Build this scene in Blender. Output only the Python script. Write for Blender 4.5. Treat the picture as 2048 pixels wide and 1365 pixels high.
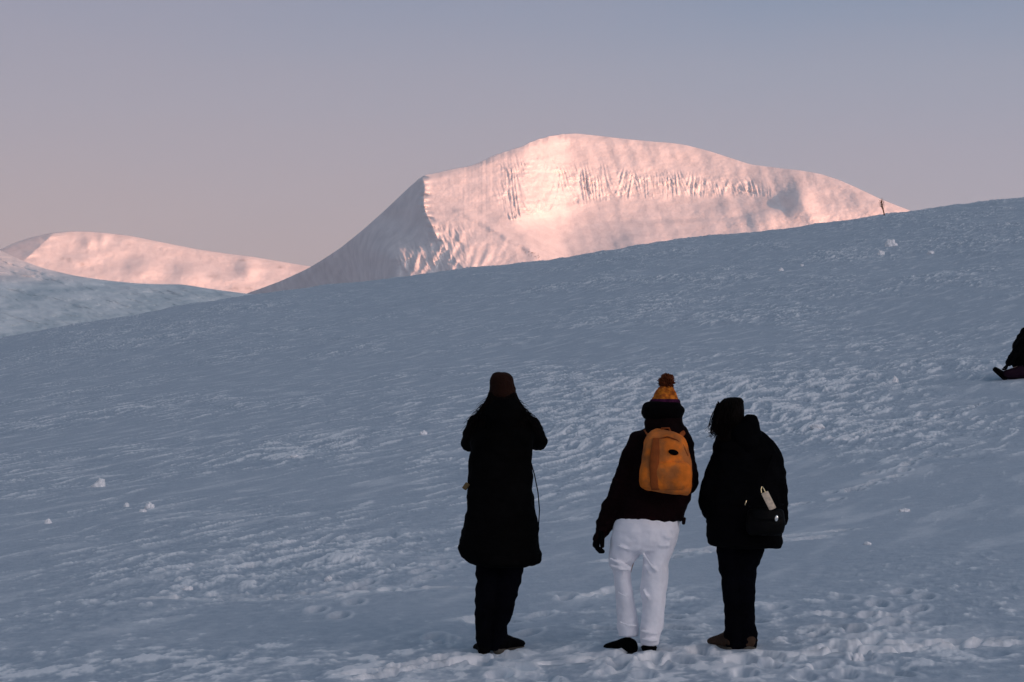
import bpy, bmesh, math, random
import numpy as np
from mathutils import Vector, Matrix
random.seed(7)
scene = bpy.context.scene
for o in list(bpy.data.objects): bpy.data.objects.remove(o)

# ------------------------------------------------------------------ camera
F = 4500.0                       # focal length in photo pixels (2048 wide)
PITCH = math.atan((900 - 682.5) / F)
CAMZ = 1.55
cam_d = bpy.data.cameras.new("camera"); cam = bpy.data.objects.new("camera", cam_d)
scene.collection.objects.link(cam); scene.camera = cam
cam_d.sensor_width = 36; cam_d.lens = 36 * F / 2048
cam_d.clip_start = 0.1; cam_d.clip_end = 60000
cam.location = (0, 0, CAMZ); cam.rotation_euler = (math.pi/2 + PITCH, 0, 0)

# ------------------------------------------------------------------ sky and sun
SUN_EL = math.radians(4.0)
SUN_AZ = math.radians(45)        # measured from straight behind the camera towards the right
world = bpy.data.worlds.new("World"); scene.world = world; world.use_nodes = True
nt = world.node_tree; nt.nodes.clear()
def N(t, **k):
    n = nt.nodes.new(t)
    for a, b in k.items(): setattr(n, a, b)
    return n
def L(a, b): nt.links.new(a, b)
def ramp(stops, interp='EASE'):
    r = N('ShaderNodeValToRGB'); cr = r.color_ramp; cr.interpolation = interp
    while len(cr.elements) < len(stops): cr.elements.new(0.5)
    for e, (p, c) in zip(cr.elements, stops): e.position = p; e.color = (*c, 1)
    return r
out = N('ShaderNodeOutputWorld'); bg = N('ShaderNodeBackground'); L(bg.outputs[0], out.inputs[0])
tc = N('ShaderNodeTexCoord'); sep = N('ShaderNodeSeparateXYZ'); L(tc.outputs['Generated'], sep.inputs[0])
left = ramp([(0.00, (.365,.275,.272)), (.060, (.352,.284,.292)), (.105, (.310,.274,.302)), (.150, (.262,.256,.308)),
             (.200, (.215,.228,.298)), (.40, (.075,.130,.185)), (1, (.050,.085,.135))], 'LINEAR')
right = ramp([(0.00, (.30,.275,.31)), (.090, (.298,.284,.325)), (.130, (.265,.265,.322)), (.165, (.222,.248,.318)),
              (.200, (.165,.212,.300)), (.40, (.070,.125,.185)), (1, (.050,.085,.135))], 'LINEAR')
L(sep.outputs['Z'], left.inputs[0]); L(sep.outputs['Z'], right.inputs[0])
mr = N('ShaderNodeMapRange', interpolation_type='SMOOTHSTEP'); L(sep.outputs['X'], mr.inputs[0])
mr.inputs[1].default_value = -.24; mr.inputs[2].default_value = .26
nz = N('ShaderNodeTexNoise'); nz.inputs['Scale'].default_value = 5; nz.inputs['Detail'].default_value = 3
mpg = N('ShaderNodeMapping'); mpg.inputs['Scale'].default_value = (1, 1, 3.5); L(tc.outputs['Generated'], mpg.inputs[0]); L(mpg.outputs[0], nz.inputs['Vector'])
nm = N('ShaderNodeMath', operation='MULTIPLY_ADD'); L(nz.outputs[0], nm.inputs[0]); nm.inputs[1].default_value = 1.1; nm.inputs[2].default_value = -.55
na = N('ShaderNodeMath', operation='ADD'); L(mr.outputs[0], na.inputs[0]); L(nm.outputs[0], na.inputs[1]); na.use_clamp = True
mix = N('ShaderNodeMix', data_type='RGBA'); L(na.outputs[0], mix.inputs[0]); L(left.outputs[0], mix.inputs[6]); L(right.outputs[0], mix.inputs[7])
# twilight arch round the place where the sun is going down (behind the camera, to the right)
gd = Vector((math.sin(SUN_AZ), -math.cos(SUN_AZ), .22)).normalized()
dot = N('ShaderNodeVectorMath', operation='DOT_PRODUCT'); L(tc.outputs['Generated'], dot.inputs[0]); dot.inputs[1].default_value = gd
mx = N('ShaderNodeMath', operation='MAXIMUM'); L(dot.outputs['Value'], mx.inputs[0]); mx.inputs[1].default_value = 0
pw = N('ShaderNodeMath', operation='POWER'); L(mx.outputs[0], pw.inputs[0]); pw.inputs[1].default_value = 7
glow = N('ShaderNodeVectorMath', operation='SCALE'); glow.inputs[0].default_value = (1.68, 1.43, 1.40); L(pw.outputs[0], glow.inputs['Scale'])
sky = N('ShaderNodeTexSky', sky_type='NISHITA'); sky.sun_disc = False
sky.sun_elevation = SUN_EL; sky.sun_rotation = math.pi - SUN_AZ
skm = N('ShaderNodeVectorMath', operation='SCALE'); L(sky.outputs[0], skm.inputs[0]); skm.inputs['Scale'].default_value = 0.003
a1 = N('ShaderNodeVectorMath', operation='ADD'); L(mix.outputs[2], a1.inputs[0]); L(glow.outputs[0], a1.inputs[1])
a2 = N('ShaderNodeVectorMath', operation='ADD'); L(a1.outputs[0], a2.inputs[0]); L(skm.outputs[0], a2.inputs[1])
L(a2.outputs[0], bg.inputs[0]); bg.inputs[1].default_value = 1.0

sl = bpy.data.lights.new("sun", 'SUN'); so = bpy.data.objects.new("sun", sl); scene.collection.objects.link(so)
sl.energy = 3.75; sl.angle = math.radians(.5); sl.color = (1.0, .415, .23)
ldir = Vector((math.sin(SUN_AZ)*math.cos(SUN_EL), -math.cos(SUN_AZ)*math.cos(SUN_EL), math.sin(SUN_EL)))
so.rotation_euler = ldir.to_track_quat('Z', 'Y').to_euler()
scene.view_settings.view_transform = 'Standard'; scene.view_settings.look = 'None'
scene.view_settings.exposure = 0.53; scene.view_settings.gamma = 1

# ------------------------------------------------------------------ helpers
def P(X, Y, D):
    v = (682.5 - np.asarray(Y, float)) / F
    den = math.cos(PITCH) - v*math.sin(PITCH)
    return (np.asarray(X, float) - 1024)/F*D/den, D + 0*v, CAMZ + D*(math.sin(PITCH) + v*math.cos(PITCH))/den
def PV(X, Y, D):
    x, y, z = P(X, Y, D); return Vector((float(x), float(y), float(z)))

def _h(i, j, s):
    n = (i*374761393 + j*668265263 + s*974634777) & 0xffffffff
    n = ((n ^ (n >> 13))*1274126177) & 0xffffffff
    return ((n ^ (n >> 16)) & 0xffff)/65535.0
def vnoise(x, y, s=0):
    x = np.asarray(x, float); y = np.asarray(y, float)
    xi = np.floor(x).astype(np.int64); yi = np.floor(y).astype(np.int64)
    fx = x-xi; fy = y-yi
    def g(a, b):
        ang = _h(xi+a, yi+b, s)*2*math.pi
        return np.cos(ang)*(fx-a) + np.sin(ang)*(fy-b)
    u = fx*fx*fx*(fx*(fx*6-15)+10); w = fy*fy*fy*(fy*(fy*6-15)+10)
    a = g(0,0); b = g(1,0); c = g(0,1); d = g(1,1)
    return (a+(b-a)*u + ((c+(d-c)*u)-(a+(b-a)*u))*w)*1.5
def fbm(x, y, o=4, s=0, gain=.5):
    t = 0; a = 1; n = 0
    for k in range(o):
        t = t + a*vnoise(x*2**k + 17.3*k, y*2**k - 9.1*k, s+k); n += a; a *= gain
    return t/n
def ss(x, a, b):
    t = np.clip((x-a)/(b-a), 0, 1); return t*t*(3-2*t)
def interp(x, pts):
    p = sorted(pts); return np.interp(x, [q[0] for q in p], [q[1] for q in p])
def smooth_interp(x, pts, w):
    return sum(interp(x + k*w, pts) for k in (-1, -.6, -.3, 0, .3, .6, 1))/7

def new_mat(name, rough=.8):
    m = bpy.data.materials.new(name); m.use_nodes = True
    b = m.node_tree.nodes['Principled BSDF']; b.inputs['Roughness'].default_value = rough
    return m, m.node_tree, b
def fabric(name, col, rough=.9, scale=60, var=.35, bump=.3, spec=.2, bigscale=6, col2=None):
    m, t, b = new_mat(name, rough); b.inputs['Specular IOR Level'].default_value = spec
    co = t.nodes.new('ShaderNodeTexCoord')
    n1 = t.nodes.new('ShaderNodeTexNoise'); n1.inputs['Scale'].default_value = bigscale; n1.inputs['Detail'].default_value = 4
    n2 = t.nodes.new('ShaderNodeTexNoise'); n2.inputs['Scale'].default_value = scale; n2.inputs['Detail'].default_value = 2
    t.links.new(co.outputs['Object'], n1.inputs['Vector']); t.links.new(co.outputs['Object'], n2.inputs['Vector'])
    r = t.nodes.new('ShaderNodeMapRange'); r.inputs[1].default_value = .3; r.inputs[2].default_value = .7
    r.inputs[3].default_value = 1-var; r.inputs[4].default_value = 1+var
    t.links.new(n1.outputs[0], r.inputs[0])
    v = t.nodes.new('ShaderNodeVectorMath'); v.operation = 'SCALE'; v.inputs[0].default_value = col
    if col2:
        n3 = t.nodes.new('ShaderNodeTexNoise'); n3.inputs['Scale'].default_value = bigscale*1.3; n3.inputs['Detail'].default_value = 3
        mp_ = t.nodes.new('ShaderNodeMapping'); mp_.inputs['Location'].default_value = (3, 1, 2); t.links.new(co.outputs['Object'], mp_.inputs[0]); t.links.new(mp_.outputs[0], n3.inputs['Vector'])
        r3 = t.nodes.new('ShaderNodeValToRGB'); r3.color_ramp.elements[0].position = .42; r3.color_ramp.elements[1].position = .60
        r3.color_ramp.elements[0].color = (*col, 1); r3.color_ramp.elements[1].color = (*col2, 1)
        t.links.new(n3.outputs[0], r3.inputs[0]); t.links.new(r3.outputs[0], v.inputs[0])
    t.links.new(r.outputs[0], v.inputs['Scale']); t.links.new(v.outputs[0], b.inputs['Base Color'])
    bp = t.nodes.new('ShaderNodeBump'); bp.inputs['Strength'].default_value = bump; bp.inputs['Distance'].default_value = .01
    t.links.new(n2.outputs[0], bp.inputs['Height']); t.links.new(bp.outputs[0], b.inputs['Normal'])
    return m

def link(o): scene.collection.objects.link(o); return o
def tag(o, label=None, cat=None, group=None, kind=None):
    for k, v in (('label', label), ('category', cat), ('group', group), ('kind', kind)):
        if v: o[k] = v
    return o
def grid_mesh(name, x, y, z, mat, attrs={}, wrap=False):
    nr, nc = x.shape
    me = bpy.data.meshes.new(name)
    co = np.stack([x, y, z], -1).reshape(-1, 3).astype(np.float32)
    c2 = nc if wrap else nc-1
    i = np.arange(nr-1)[:, None]; j = np.arange(c2)[None, :]; j1 = (j+1) % nc
    f = np.stack([i*nc+j, i*nc+j1, (i+1)*nc+j1, (i+1)*nc+j], -1).reshape(-1, 4)
    me.vertices.add(len(co)); me.vertices.foreach_set('co', co.ravel())
    me.loops.add(f.size); me.loops.foreach_set('vertex_index', f.ravel().astype(np.int32))
    me.polygons.add(len(f)); me.polygons.foreach_set('loop_start', (np.arange(len(f))*4).astype(np.int32))
    me.polygons.foreach_set('loop_total', np.full(len(f), 4, np.int32))
    me.polygons.foreach_set('use_smooth', np.ones(len(f), bool))
    me.update(calc_edges=True)
    for k, a in attrs.items():
        at = me.attributes.new(k, 'FLOAT', 'POINT'); at.data.foreach_set('value', a.reshape(-1).astype(np.float32))
    me.materials.append(mat)
    return link(bpy.data.objects.new(name, me))

# ------------------------------------------------------------------ snow materials
def snow_ground():
    m, t, b = new_mat('wind_packed_snow', .62); b.inputs['Specular IOR Level'].default_value = .25
    at = t.nodes.new('ShaderNodeAttribute'); at.attribute_name = 'loose'
    co = t.nodes.new('ShaderNodeTexCoord')
    n = t.nodes.new('ShaderNodeTexNoise'); n.inputs['Scale'].default_value = 9; n.inputs['Detail'].default_value = 6; n.inputs['Roughness'].default_value = .7
    t.links.new(co.outputs['Object'], n.inputs['Vector'])
    ma = t.nodes.new('ShaderNodeMath'); ma.operation = 'MULTIPLY_ADD'; ma.inputs[1].default_value = .5; ma.inputs[2].default_value = -.25
    t.links.new(n.outputs[0], ma.inputs[0])
    ad = t.nodes.new('ShaderNodeMath'); ad.operation = 'ADD'; ad.use_clamp = True
    t.links.new(at.outputs['Fac'], ad.inputs[0]); t.links.new(ma.outputs[0], ad.inputs[1])
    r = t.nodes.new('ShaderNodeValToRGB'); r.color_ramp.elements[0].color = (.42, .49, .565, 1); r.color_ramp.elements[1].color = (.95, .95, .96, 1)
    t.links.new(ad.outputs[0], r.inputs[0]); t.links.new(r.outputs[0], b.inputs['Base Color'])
    n2 = t.nodes.new('ShaderNodeTexNoise'); n2.inputs['Scale'].default_value = 30; n2.inputs['Detail'].default_value = 5
    t.links.new(co.outputs['Object'], n2.inputs['Vector'])
    bp = t.nodes.new('ShaderNodeBump'); bp.inputs['Strength'].default_value = .35; bp.inputs['Distance'].default_value = .02
    t.links.new(n2.outputs[0], bp.inputs['Height']); t.links.new(bp.outputs[0], b.inputs['Normal'])
    return m
def snow_far(name, c0, c1, scale, bump, rock=0):
    m, t, b = new_mat(name, .7); b.inputs['Specular IOR Level'].default_value = .2
    co = t.nodes.new('ShaderNodeTexCoord')
    n = t.nodes.new('ShaderNodeTexNoise'); n.inputs['Scale'].default_value = scale; n.inputs['Detail'].default_value = 8; n.inputs['Roughness'].default_value = .6
    t.links.new(co.outputs['Object'], n.inputs['Vector'])
    r = t.nodes.new('ShaderNodeValToRGB'); r.color_ramp.elements[0].position = .35; r.color_ramp.elements[1].position = .65
    r.color_ramp.elements[0].color = (*c0, 1); r.color_ramp.elements[1].color = (*c1, 1)
    t.links.new(n.outputs[0], r.inputs[0])
    at = t.nodes.new('ShaderNodeAttribute'); at.attribute_name = 'rock'
    mxx = t.nodes.new('ShaderNodeMix'); mxx.data_type = 'RGBA'; mxx.inputs[7].default_value = (.20, .17, .16, 1)
    t.links.new(at.outputs['Fac'], mxx.inputs[0]); t.links.new(r.outputs[0], mxx.inputs[6]); t.links.new(mxx.outputs[2], b.inputs['Base Color'])
    n2 = t.nodes.new('ShaderNodeTexNoise'); n2.inputs['Scale'].default_value = scale*4; n2.inputs['Detail'].default_value = 8; n2.inputs['Roughness'].default_value = .65
    t.links.new(co.outputs['Object'], n2.inputs['Vector'])
    bp = t.nodes.new('ShaderNodeBump'); bp.inputs['Strength'].default_value = .18; bp.inputs['Distance'].default_value = bump
    t.links.new(n2.outputs[0], bp.inputs['Height']); t.links.new(bp.outputs[0], b.inputs['Normal'])
    return m
M_GROUND = snow_ground()

# ------------------------------------------------------------------ foreground snow slope (one sheet out to the horizon)
CREST = [(-400,735),(-100,691),(0,675),(100,658),(200,643),(340,618),(480,594),(620,578),(760,558),(845,548),(960,537),(1080,523),(1240,500),
         (1400,480),(1540,461),(1700,441),(1830,427),(1940,413),(2048,400),(2200,386),(2600,350)]
KG = 26.0; RC = 175.0
_r = np.concatenate([np.linspace(0, 20, 80), np.geomspace(20.3, 900, 700)])
_p = _r/(_r+KG)*(1-ss(_r, RC-40, RC+45)) - .55*ss(_r, RC-10, RC+60)*(1-ss(_r, 300, 600))
_G = np.concatenate([[0], np.cumsum((_p[1:]+_p[:-1])/2*np.diff(_r))])
def Gf(r): return np.interp(r, _r, _G)
cx = np.linspace(-400, 2600, 61); cyv = smooth_interp(cx, CREST, 60)
v_ = (682.5-cyv)/F; den_ = math.cos(PITCH)-v_*math.sin(PITCH)
th_t = np.arctan2((cx-1024)/F, den_)
tan_t = (math.sin(PITCH)+v_*math.cos(PITCH))/np.hypot((cx-1024)/F, den_)
Mt = []
for t_ in tan_t:
    lo, hi = 0, 1
    for _ in range(40):
        m_ = (lo+hi)/2
        if np.max((m_*_G[1:]-CAMZ)/_r[1:]) > t_: hi = m_
        else: lo = m_
    Mt.append(lo)
Mt = np.array(Mt)
th_all = np.concatenate([[-math.pi, -1.6, -.9], th_t, [.9, 1.7, math.pi]])
M_all = np.concatenate([[.02, .0, .03], Mt, [.16, .05, .02]])
def Mf(th): return np.interp(th, th_all, M_all)
def ground_base(x, y):
    r = np.hypot(x, y); th = np.arctan2(x, y)
    return Mf(th)*Gf(r)
# areas where the crust is broken up and loose snow lies (centre and size on the slope in metres)
def relief(x, y):
    r = np.hypot(x, y)
    near = 1-ss(r, 14, 24)
    def rot(a): c, s = math.cos(a), math.sin(a); return x*c + y*s, -x*s + y*c
    wx = .25*vnoise(x*.9, y*.5, 31)
    u, v = rot(math.radians(66))
    s1 = fbm((u+wx)*.85, (v+wx)*5.0, 4, 3, .62)
    u2, v2 = rot(math.radians(80))
    s2 = fbm((u2+wx)*2.6, (v2-wx)*5.5, 4, 9, .62)
    s3 = fbm(x*4.6+wx*2, y*2.6, 4, 14, .62)
    big = fbm(x*.06 + 3, y*.035, 3, 21)
    big2 = fbm(x*.3, y*.15, 3, 27)
    m = np.zeros_like(x)
    for (X, Y, rr, sx, sy, a) in CL:
        c = hit(X, Y); m = m + a*np.exp(-(((x-c[0])/sx)**2 + ((y-c[1])/sy)**2))
    m = np.clip(.11 + 1.05*m + .8*big + .7*big2, 0.03, 1.2)
    streak = s1*(1-near) + (.55*s2+.45*s3)*near
    fine = fbm(x*11, y*7, 3, 40, .6)
    st = streak + .22*fine
    wisp = fbm((u+wx)*.5, v*2.2, 3, 71)
    loose = ss(st, .22-.20*m, .50-.20*m)*np.clip(.25+1.0*m, 0, 1)
    chunks = ss(fbm(x*6.5, y*4.5, 2, 51), .42, .62)*np.clip(m-.15, 0, 1)
    fp = ss(-fbm(x*3.1+5, y*2.2, 2, 66), .30, .62)*np.clip(m-.1, 0, 1)
    h = (.003 + .024*m)*st + .014*loose + .026*chunks - .04*fp
    h = h + .22*big*ss(r, 8, 40) + .04*big2
    h = h + .05*fbm(x*.8, y*.6, 2, 81)*(.3+m)
    h *= 1 + ss(r, 30, 160)*1.6
    h *= 1 - .62*(1-ss(r, 12.8, 17))
    for (X, Y) in ((985, 1308), (1285, 1310), (1478, 1304)):
        c = hit(X, Y); h = h*(1 - .75*np.exp(-((x-c[0])/.35)**2 - ((y-c[1]+.5)/.9)**2))
    for (fx, fy, fa, fd) in PRINTS:
        m_ = (np.abs(x-fx) < .5) & (np.abs(y-fy) < .5)
        if not m_.any(): continue
        xx = x[m_]-fx; yy = y[m_]-fy; c_, s_ = math.cos(fa), math.sin(fa)
        e = np.sqrt(((xx*c_+yy*s_)/.065)**2 + ((-xx*s_+yy*c_)/.16)**2)
        h[m_] += -1.15*fd*(1-ss(e, .7, 1.15)) + .22*fd*np.exp(-((e-1.35)/.25)**2)
        loose[m_] += .3*np.exp(-((e-1.35)/.3)**2)
    fade = ss(r, 2, 8)
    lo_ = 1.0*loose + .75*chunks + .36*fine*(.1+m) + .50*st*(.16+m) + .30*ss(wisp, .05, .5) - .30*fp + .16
    return h*fade, np.clip(lo_, 0, 1)
def hit(X, Y, off=0.0):
    d = PV(X, Y, 1.0) - Vector((0, 0, CAMZ))
    lo = 4.0
    t = 4.0
    while t < 260:
        z = CAMZ + d.z*t
        if z < ground_base(d.x*t, d.y*t) + off: break
        t *= 1.002
    return (d.x*t, d.y*t)
_pr = random.Random(5); PRINTS = []
def trail(p0, p1, n, jit=.06):
    a_ = hit(*p0); b_ = hit(*p1); dx, dy = b_[0]-a_[0], b_[1]-a_[1]; L_ = math.hypot(dx, dy); ang = -math.atan2(dx, dy)
    for i in range(n):
        t = (i+.5)/n; sd = .1*(1 if i % 2 else -1)
        PRINTS.append((a_[0]+dx*t - dy/L_*sd + _pr.uniform(-jit, jit), a_[1]+dy*t + dx/L_*sd + _pr.uniform(-jit, jit), ang+_pr.uniform(-.25, .25), _pr.uniform(.022, .045)))
trail((1240,1362),(1290,1312),5); trail((1050,1362),(985,1312),5); trail((1560,1360),(1490,1306),5); trail((700,1362),(960,1312),9)
trail((1600,1310),(2040,1280),12); trail((1650,1360),(1830,1180),12); trail((1700,1060),(1200,1120),16,.15); trail((600,1240),(900,1120),10,.12)
trail((1900,900),(1560,1010),16,.2); trail((1980,790),(1650,880),18,.25); trail((300,1200),(900,1180),14,.15); trail((1130,1320),(1420,1310),6,.1)
for _ in range(46):
    q_ = hit(_pr.uniform(850, 2000), _pr.uniform(1180, 1355)); PRINTS.append((q_[0], q_[1], _pr.uniform(-1.2, 1.2), _pr.uniform(.015, .035)))
CL = [(120,1330,0,2.0,.8,.6),(350,1345,0,2.0,.6,.6),(1350,1250,0,2.5,1.5,.3),(1300,780,0,3,7,.4),(1000,1345,0,4,.7,.7),(1600,1330,0,2,.8,.8),(600,1340,0,2.2,.8,.5),
      (450,1110,0,2.2,3,.55),(700,1130,0,1.5,2,.35),(300,1200,0,2,2,.25),
      (560,910,0,1.3,3,.55),(900,960,0,1.6,4,.35),
      (1180,860,0,1.6,6,.6),(1500,840,0,2.4,6,.85),(1700,790,0,2.4,8,.75),(1900,700,0,2.2,10,.5),(1640,640,0,3,12,.4),
      (1800,500,0,4,12,.35),(1350,600,0,4,18,.25),(500,640,0,6,25,.25),(450,710,0,3,10,.25),(1130,1000,0,1.2,3,.3),
      (1900,1150,0,1.2,2,.2),(1780,1250,0,1.4,1,.3)]
CL = [(X, Y, 0, sx, sy, a) for (X, Y, _, sx, sy, a) in CL]

thd = np.arctan(np.linspace(-1090, 1090, 1500)/F)
th = np.concatenate([np.linspace(-math.pi, thd[0], 60)[:-1], thd, np.linspace(thd[-1], math.pi, 60)[1:-1]])
rr = np.concatenate([[.01, 1, 2, 3.5, 5, 6.5, 8, 9.2], np.geomspace(10, 215, 1150), np.geomspace(222, 17000, 55)])
RR, TT = np.meshgrid(rr, th, indexing='ij')
GX = RR*np.sin(TT); GY = RR*np.cos(TT)
GZ = ground_base(GX, GY)
hz, loose = relief(GX, GY)
fo = 1-ss(RR, 260, 500)
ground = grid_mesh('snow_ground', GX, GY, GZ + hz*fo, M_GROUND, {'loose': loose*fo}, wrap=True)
tag(ground, kind='structure')
# footing height exactly on the built sheet
def ground_z(x, y):
    h, _ = relief(np.array([x]), np.array([y])); return float(ground_base(x, y) + h[0])
def foot_hit(X, Y):
    off = 0.0
    for _ in range(4):
        x, y = hit(X, Y, off); off = .5*off + .5*(ground_z(x, y) - float(ground_base(x, y)))
    x, y = hit(X, Y, off)
    return Vector((x, y, ground_z(x, y)))

# ------------------------------------------------------------------ mountains
def mountain(name, outline, base, D0, dfun, mat, x0, x1, nx, nv, wsm, back=35, front=18, rockfun=None, zlow=-30, backrow=1500):
    X1 = np.linspace(x0, x1, nx)
    yc = smooth_interp(X1, outline, wsm)
    if name == 'mountain': yc = yc + 1.6*fbm(X1/13., X1*0+.3, 3, 17)*ss(X1, 850, 930)*(1-ss(X1, 1100, 1180))
    yb = interp(X1, base)
    yb = np.maximum(yb, yc+6)
    v = np.linspace(0, 1, nv)[:, None]
    Y = yb + (yc-yb)*v; X = np.broadcast_to(X1, Y.shape)
    slope, add = dfun(X, Y, yc[None, :])
    dY = -np.diff(Y, axis=0)
    D = np.concatenate([np.zeros((1, nx)), np.cumsum((slope[1:]+slope[:-1])/2*dY, axis=0)])
    top = D[-1].copy(); k_ = 41
    w_ = np.hanning(k_); w_ /= w_.sum()
    sm = np.convolve(np.pad(top, k_//2, mode='edge'), w_, 'valid')
    D = D0 + D + v*(sm-top) + add
    x, y, z = P(X, Y, D)
    # back side
    t = (np.arange(1, 31)/30.0)[:, None]
    yb_ = y[-1] + backrow*t**1.3; xb = x[-1]*(yb_/y[-1]); zb = z[-1] + (zlow-z[-1])*(t**1.25)
    yb_ = yb_ + 0*zb
    k = (np.arange(12)/12.0)[:, None]
    yf = y[0] - (z[0]-zlow)*2.4*(1-k); xf = x[0]*(yf/y[0]); zf = zlow + (z[0]-zlow)*k**1.0
    x = np.concatenate([xf, x, xb]); y = np.concatenate([yf, y, yb_]); z = np.concatenate([zf, z, zb])
    rk = np.zeros_like(x)
    if rockfun is not None: rk[12:12+nv] = rockfun(X, Y)
    o = grid_mesh(name, x, y, z, mat, {'rock': rk})
    return tag(o, kind='structure')

M_MTN = snow_far('mountain_snow', (.78,.77,.78), (.93,.91,.91), .02, 3.0)
MO = [(200,800),(380,640),(480,592),(520,578),(560,563),(600,545),(620,535),(645,520),(680,497),(720,465),(760,430),(790,402),(815,378),(838,358),(848,351),(870,347),
      (900,340),(940,332),(965,323),(985,312),(1010,304),(1040,295),(1060,285),(1080,278),(1105,272),(1130,268),(1150,267),(1180,270),(1240,277),(1300,283),(1340,286),(1370,290),
      (1420,303),(1460,316),(1500,329),(1560,337),(1600,341),(1640,348),(1680,361),(1720,379),(1760,398),(1800,414),(1835,427),(1900,452),(2000,500),(2200,610),(2300,680)]
XR = [(200,835),(350,843),(375,850),(400,846),(425,850),(440,858),(470,872),(500,892),(545,935),(600,990),(800,1100)]
CT = [(900,345),(985,332),(1040,318),(1100,325),(1180,342),(1300,352),(1400,360),(1500,370),(1570,388)]
CB = [(900,350),(985,400),(1020,448),(1060,436),(1120,418),(1200,404),(1300,400),(1400,396),(1500,393),(1570,402)]
def dmain(X, Y, yc):
    px = 6000/F
    yt = interp(X, CT); yb = interp(X, CB)
    ragged = 11*vnoise(X/17., X*0, 5) + 7*vnoise(X/60., X*0, 6)
    cl = ss(Y, yt-4+ragged, yt+8+ragged)*(1-ss(Y, yb-8+ragged, yb+4+ragged))*ss(X, 970, 1010)*(1-ss(X, 1520, 1575))
    slope = 2.1 + 0*X
    bowl = ss(Y, yb, yb+25)*ss(X, 1000+ (Y-440)*.9, 1060+(Y-440)*.9)*(1-ss(X, 1380, 1820))
    slope = slope + 1.7*bowl
    cw = ss(X, 1010, 1190)*(1-ss(X, 1450, 1640))*ss(Y, yt-6, yt+14)*(1-ss(Y, yb-12, yb+8))
    slope = slope*(1-cw) + 1.25*cw
    # smooth the slope so columns do not tear
    for _ in range(6): slope[:, 1:-1] = (slope[:, :-2]+slope[:, 1:-1]*2+slope[:, 2:])/4
    add = 0*X
    xr = smooth_interp(Y, XR, 12)
    kf = 3.1 - 2.4*ss(Y, 425, 520)*ss(X, 690, 800)
    dx = np.maximum(xr-X, 0); dx = dx + 7*vnoise(Y/9., X/60., 8)*np.exp(-((X-xr)/10.)**2)
    add = add + px*dx*kf*1.0
    # rough ribs low on the shoulder, at the edge between sun and shade
    rb = ss(X, 760, 820)*(1-ss(X, 900, 960))*ss(Y, 435, 465)*(1-ss(Y, 520, 560))
    add = add - rb*(26*np.abs(fbm((X-.35*(Y-450))/22., Y/55., 4, 15)) )
    add = add + .12*px*np.maximum(X-xr, 0)
    # fluting of the headwall
    q = X - .42*(Y-yt)
    w = vnoise(q/60., Y/80., 2)*9
    fl = np.abs(vnoise((q+w)/(19+7*vnoise(X/110., X*0, 12)), Y/110., 33)) + .6*np.abs(vnoise((q+w)/7.5, Y/90., 34))
    fm = cl*1.0
    fext = ss(Y, yt-22, yt+14)*(1-ss(Y, yb-12, yb+4))*ss(X, 975, 1020)*(1-ss(X, 1500, 1580))
    fl = fl*(.65 + .7*np.clip(.5+1.3*vnoise(q/75.+4, Y/200., 39), 0, 1))
    fext = fext*np.clip(.62 + 1.5*fbm(X/46., Y/34., 2, 47), .42, 1.15)
    add = add + 15*fext*(fl-.35) + 6*fext*vnoise(X/38., Y/9., 48)
    add = add + 7*fext*fbm(X/11., Y/9., 3, 44)
    # faint gullies above and fans below
    add = add + 5*vnoise(q/26., Y/160., 36)*(1-fext)*ss(X, 900, 1000)
    # secondary rib running down right from the shoulder to the rocks
    yl = 388 + (X-860)*.56
    rl = ss(X, 870, 960)*(1-ss(X, 1060, 1100))
    add = add - rl*18*np.exp(-((Y-yl)/9.)**2) - 10*rl*ss(Y, yl, yl+20)
    yl2 = 470 + (X-900)*.3
    # bowl floor drops back behind the rib
    add = add + 60*ss(X, 1010+(Y-440)*.85, 1090+(Y-440)*.85)*ss(Y, 405, 470)
    # moraines and hollows in the bowl
    for (bx, by, sx, sy, am) in [(1600,402,20,22,-70),(1628,432,18,14,-24),(1530,440,22,13,-42),(1280,488,34,15,-52),(1300,462,80,12,-14),(1440,420,30,12,-16)]:
        add = add + .80*am*np.exp(-((X-bx)/sx/1.45)**2 - ((Y-by)/sy/1.45)**2)
    yl3 = 437 - (X-1300)*.03 - 18*ss(X, 1450, 1560)
    add = add - 8*ss(X, 1180, 1290)*(1-ss(X, 1560, 1640))*ss(Y-yl3, 2, 12)
    n = fbm(X/70., Y/45., 5, 11, .52)
    add = add + 11*n + 1.2*fbm(X/14., Y/10., 4, 61, .6)
    # streaky texture low left
    lowl = ss(Y, 440, 500)*(1-ss(X, 950, 1050))
    add = add + lowl*9*vnoise((X+.5*Y)/16., (Y-.5*X)/60., 77)
    # rounding at the skyline
    slope = slope + 2.2*(1-ss(Y-yc, 0, 16))
    return slope, add
def rockmain(X, Y):
    r = ss(fbm(X/5., Y/4., 3, 90), .1, .35)*np.exp(-((X-1063)/16.)**2 - ((Y-508-(X-1063)*.35)/4.5)**2)*1.3
    yt = interp(X, CT); yb = interp(X, CB)
    c = ss(Y, yt, yt+10)*(1-ss(Y, yb-12, yb-2))*ss(X, 1000, 1030)*(1-ss(X, 1500, 1560))
    r = r + .14*c*ss(fbm((X-.4*(Y-yt))/6., Y/14., 3, 91), .22, .45)
    return np.clip(r, 0, 1)
BASE = [(-500,760),(0,720),(480,640),(845,580),(1240,535),(1830,462),(2400,700)]
BASEM = [(200,830),(480,640),(845,590),(1240,540),(1830,475),(2000,540),(2300,720)]
mtn = mountain('mountain', MO, BASEM, 5600, dmain, M_MTN, 240, 2260, 1500, 420, 7, rockfun=rockmain)

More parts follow.
